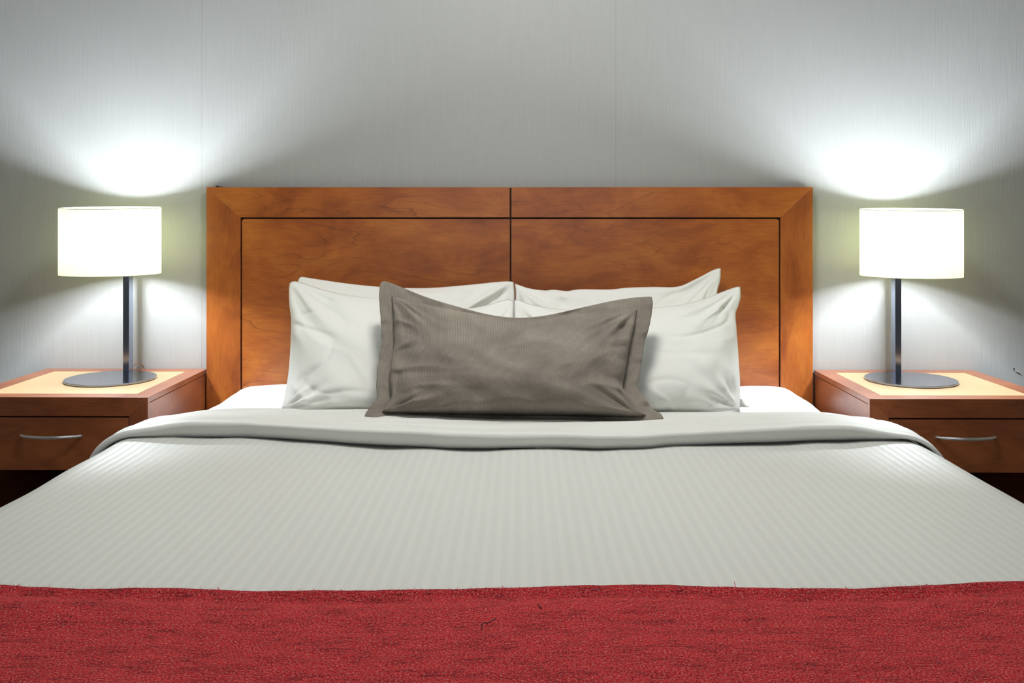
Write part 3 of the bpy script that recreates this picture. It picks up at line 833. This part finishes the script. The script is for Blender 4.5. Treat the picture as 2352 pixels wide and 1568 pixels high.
pillow('front left white pillow, half hidden behind the grey-brown cushion',
       top=[(666, 649), (672, 645), (682, 645), (700, 650), (745, 664), (800, 676), (870, 684), (960, 692), (1060, 706), (1110, 701), (1145, 691), (1163, 686), (1174, 687), (1179, 692)],
       bottom=[(648, 938), (700, 942), (800, 944), (1000, 946), (1178, 948)],
       left=[(648, 938), (655, 905), (663, 850), (667, 790), (668, 735), (664, 700), (663, 665), (665, 651)],
       right=[(1177, 948), (1178, 850), (1179, 750), (1179.5, 715), (1179, 695)],
       plane=pl_f, hf=0.125, hb=0.050, W=0.70, H=0.48, seed=2.7)
fr = pillow('front right white pillow with pointed corner, right of the grey-brown cushion',
       top=[(1181, 688), (1189, 685), (1215, 694), (1260, 704), (1340, 711), (1420, 711), (1500, 704), (1560, 698), (1610, 686), (1650, 671), (1680, 660), (1693, 656.5), (1699, 657)],
       bottom=[(1182, 949), (1400, 951), (1540, 949), (1640, 946), (1699, 943)],
       left=[(1182, 949), (1182, 850), (1181, 760), (1180.5, 720), (1180, 694)],
       right=[(1699, 943), (1700, 880), (1697, 820), (1693, 760), (1691, 722), (1697, 704), (1703, 682), (1702, 660)],
       plane=pl_f, hf=0.125, hb=0.050, W=0.70, H=0.48, seed=8.1)
# turned-out tip of the pillowcase at its bottom corner
def flap(u, v):
    a = P(1694, 936, Y=2.66); b = P(1722, 932, Y=2.63); c_ = P(1716, 921, Y=2.66); d_ = P(1694, 915, Y=2.68)
    p = (a * (1 - u) + b * u) * (1 - v) + (d_ * (1 - u) + c_ * u) * v
    p = p + Vector((0, -0.012 * math.sin(math.pi * u) - 0.006 * math.sin(math.pi * v * 1.5), 0.002 * math.sin(5 * u)))
    return p
link('pillowcase_tip', grid_mesh('pillowcase_tip', flap, 12, 10, uvfn=lambda u, v: (u * .04, v * .03)), M['percale'], fr, True)

# corduroy sham cushion with a flange all round
pl_c = ((2.275, 0.665), (2.620, 0.971))
nu, nv = 150, 96
ctop = [(875, 650), (879, 645.5), (886, 645), (910, 653), (980, 681), (1060, 705), (1130, 722), (1190, 728), (1250, 723), (1320, 708), (1400, 690), (1450, 682), (1488, 679), (1496, 680)]
cbot = [(838, 957), (900, 958), (1000, 960), (1150, 961), (1300, 963), (1400, 966), (1470, 966), (1524, 962)]
clef = [(838, 957), (842, 946), (856, 929), (867, 911), (865, 880), (868, 840), (875, 800), (877, 780), (874, 722), (871, 690), (872, 664), (874, 652)]
crig = [(1524, 962), (1516, 948), (1500, 940), (1481, 914), (1463, 888), (1470, 850), (1478, 800), (1486, 770), (1496, 730), (1499, 700), (1498, 684)]
fc = coons(ctop, cbot, clef, crig, pl_c, nu, nv)
CW, CH = 0.76, 0.44
FU, FVT, FVB = 0.056, 0.105, 0.030
iu0, iu1 = round(FU * nu), round((1 - FU) * nu); jv0, jv1 = round(FVB * nv), round((1 - FVT) * nv)
def cw(i, j):
    """ripple of the flange"""
    u, v = i / nu, j / nv
    ed = max(1 - min(u, 1 - u) / FU, 1 - (1 - v) / FVT, 1 - v / FVB, 0)
    return ed * (0.016 * nz(u * 7, v * 9, 3) + 0.012 * nz(u * 15 + 4, v * 16, 6))
def base_pt(i, j): return fc(i, j) + Vector((0, -1, 0.1)) * (cw(i, j) + 0.004)
bu, bv = iu1 - iu0, jv1 - jv0
def bf(i, j):
    u, v = i / bu, j / bv
    # the stuffed body rides up over the top border in the middle and out over the side borders
    return base_pt(i + iu0, j + jv0) + Vector((0, -0.004, 0.016 * math.sin(math.pi * u) ** 0.8 * v ** 5)) * (1 if 0 < v else 0)
def cfront(u, v):
    vv = v ** 0.85; b = bulge(u, vv, 0.42)
    W, H = CW * 0.89, CH * 0.85
    e = min(u, 1 - u) * W; ev = min(v, 1 - v) * H
    w_ = corner_creases(u, v, W, H, 3.3, 0.028, 0.16)
    w_ += 0.018 * nz(u * 3.5, v * 3.1, 7.7) + 0.006 * nz(u * 9 + v * 2, v * 7, 1.7)
    sm_ = math.exp(-(e / 0.15) ** 2) + 0.15
    w_ += 0.007 * ridge(u * 4 + v * 2, v * 4.5 - u * 2, 3.3, 2.4) * sm_ - 0.003 * ridge(u * 3 - v * 3, v * 5, 13.3, 2.5) * sm_
    w_ += 0.006 * nz(u * 2, v * 13, 9.2) * math.exp(-(e / 0.06) ** 2) + 0.006 * nz(u * 17, v * 2, 5.2) * math.exp(-(ev / 0.04) ** 2)
    return max(0.0, 0.105 * b + w_ * min(1, b * 2.2))
cus = two_sided('cushion', bf, bu, bv, CW * 0.89, CH * 0.85, cfront, lambda u, v: 0.050 * bulge(u, v, 0.5), M['cord_fabric'], None, Vector((0, -1, 0.46)), Vector((0, 1, 0.12)))
tag(cus, 'grey-brown corduroy cushion with a wide flat border, leaning on the white pillows', 'cushion')
# flange ring, a few millimetres thick
vs_, fs, uvs = [], [], []; ids = {}
for side in (0, 1):
    for j in range(nv + 1):
        for i in range(nu + 1):
            inside = iu0 < i < iu1 and jv0 < j < jv1
            if inside: continue
            p = base_pt(i, j) + Vector((0, -0.0022 if side == 0 else 0.0022, 0))
            if i in (0, nu) or j in (0, nv): p = base_pt(i, j) + Vector((0, -0.0012 if side == 0 else 0.0012, 0))
            ids[(side, i, j)] = len(vs_); vs_.append(tuple(p)); uvs.append((i / nu * CW, j / nv * CH))
for side in (0, 1):
    for j in range(nv):
        for i in range(nu):
            ks = [(side, i, j), (side, i + 1, j), (side, i + 1, j + 1), (side, i, j + 1)]
            if iu0 <= i < iu1 and jv0 <= j < jv1: continue
            q = [ids[k] for k in ks]; fs.append(tuple(q if side == 0 else q[::-1]))
ring = [(i, 0) for i in range(nu)] + [(nu, j) for j in range(nv)] + [(i, nv) for i in range(nu, 0, -1)] + [(0, j) for j in range(nv, 0, -1)]
for k in range(len(ring)):
    a, b = ring[k], ring[(k + 1) % len(ring)]
    fs.append((ids[(1, *a)], ids[(1, *b)], ids[(0, *b)], ids[(0, *a)]))
me = bpy.data.meshes.new('flange'); me.from_pydata(vs_, [], fs); uv = me.uv_layers.new(name='uv')
for l in me.loops: uv.data[l.index].uv = uvs[l.vertex_index]
link('flange', me, M['cord_fabric'], cus, True)
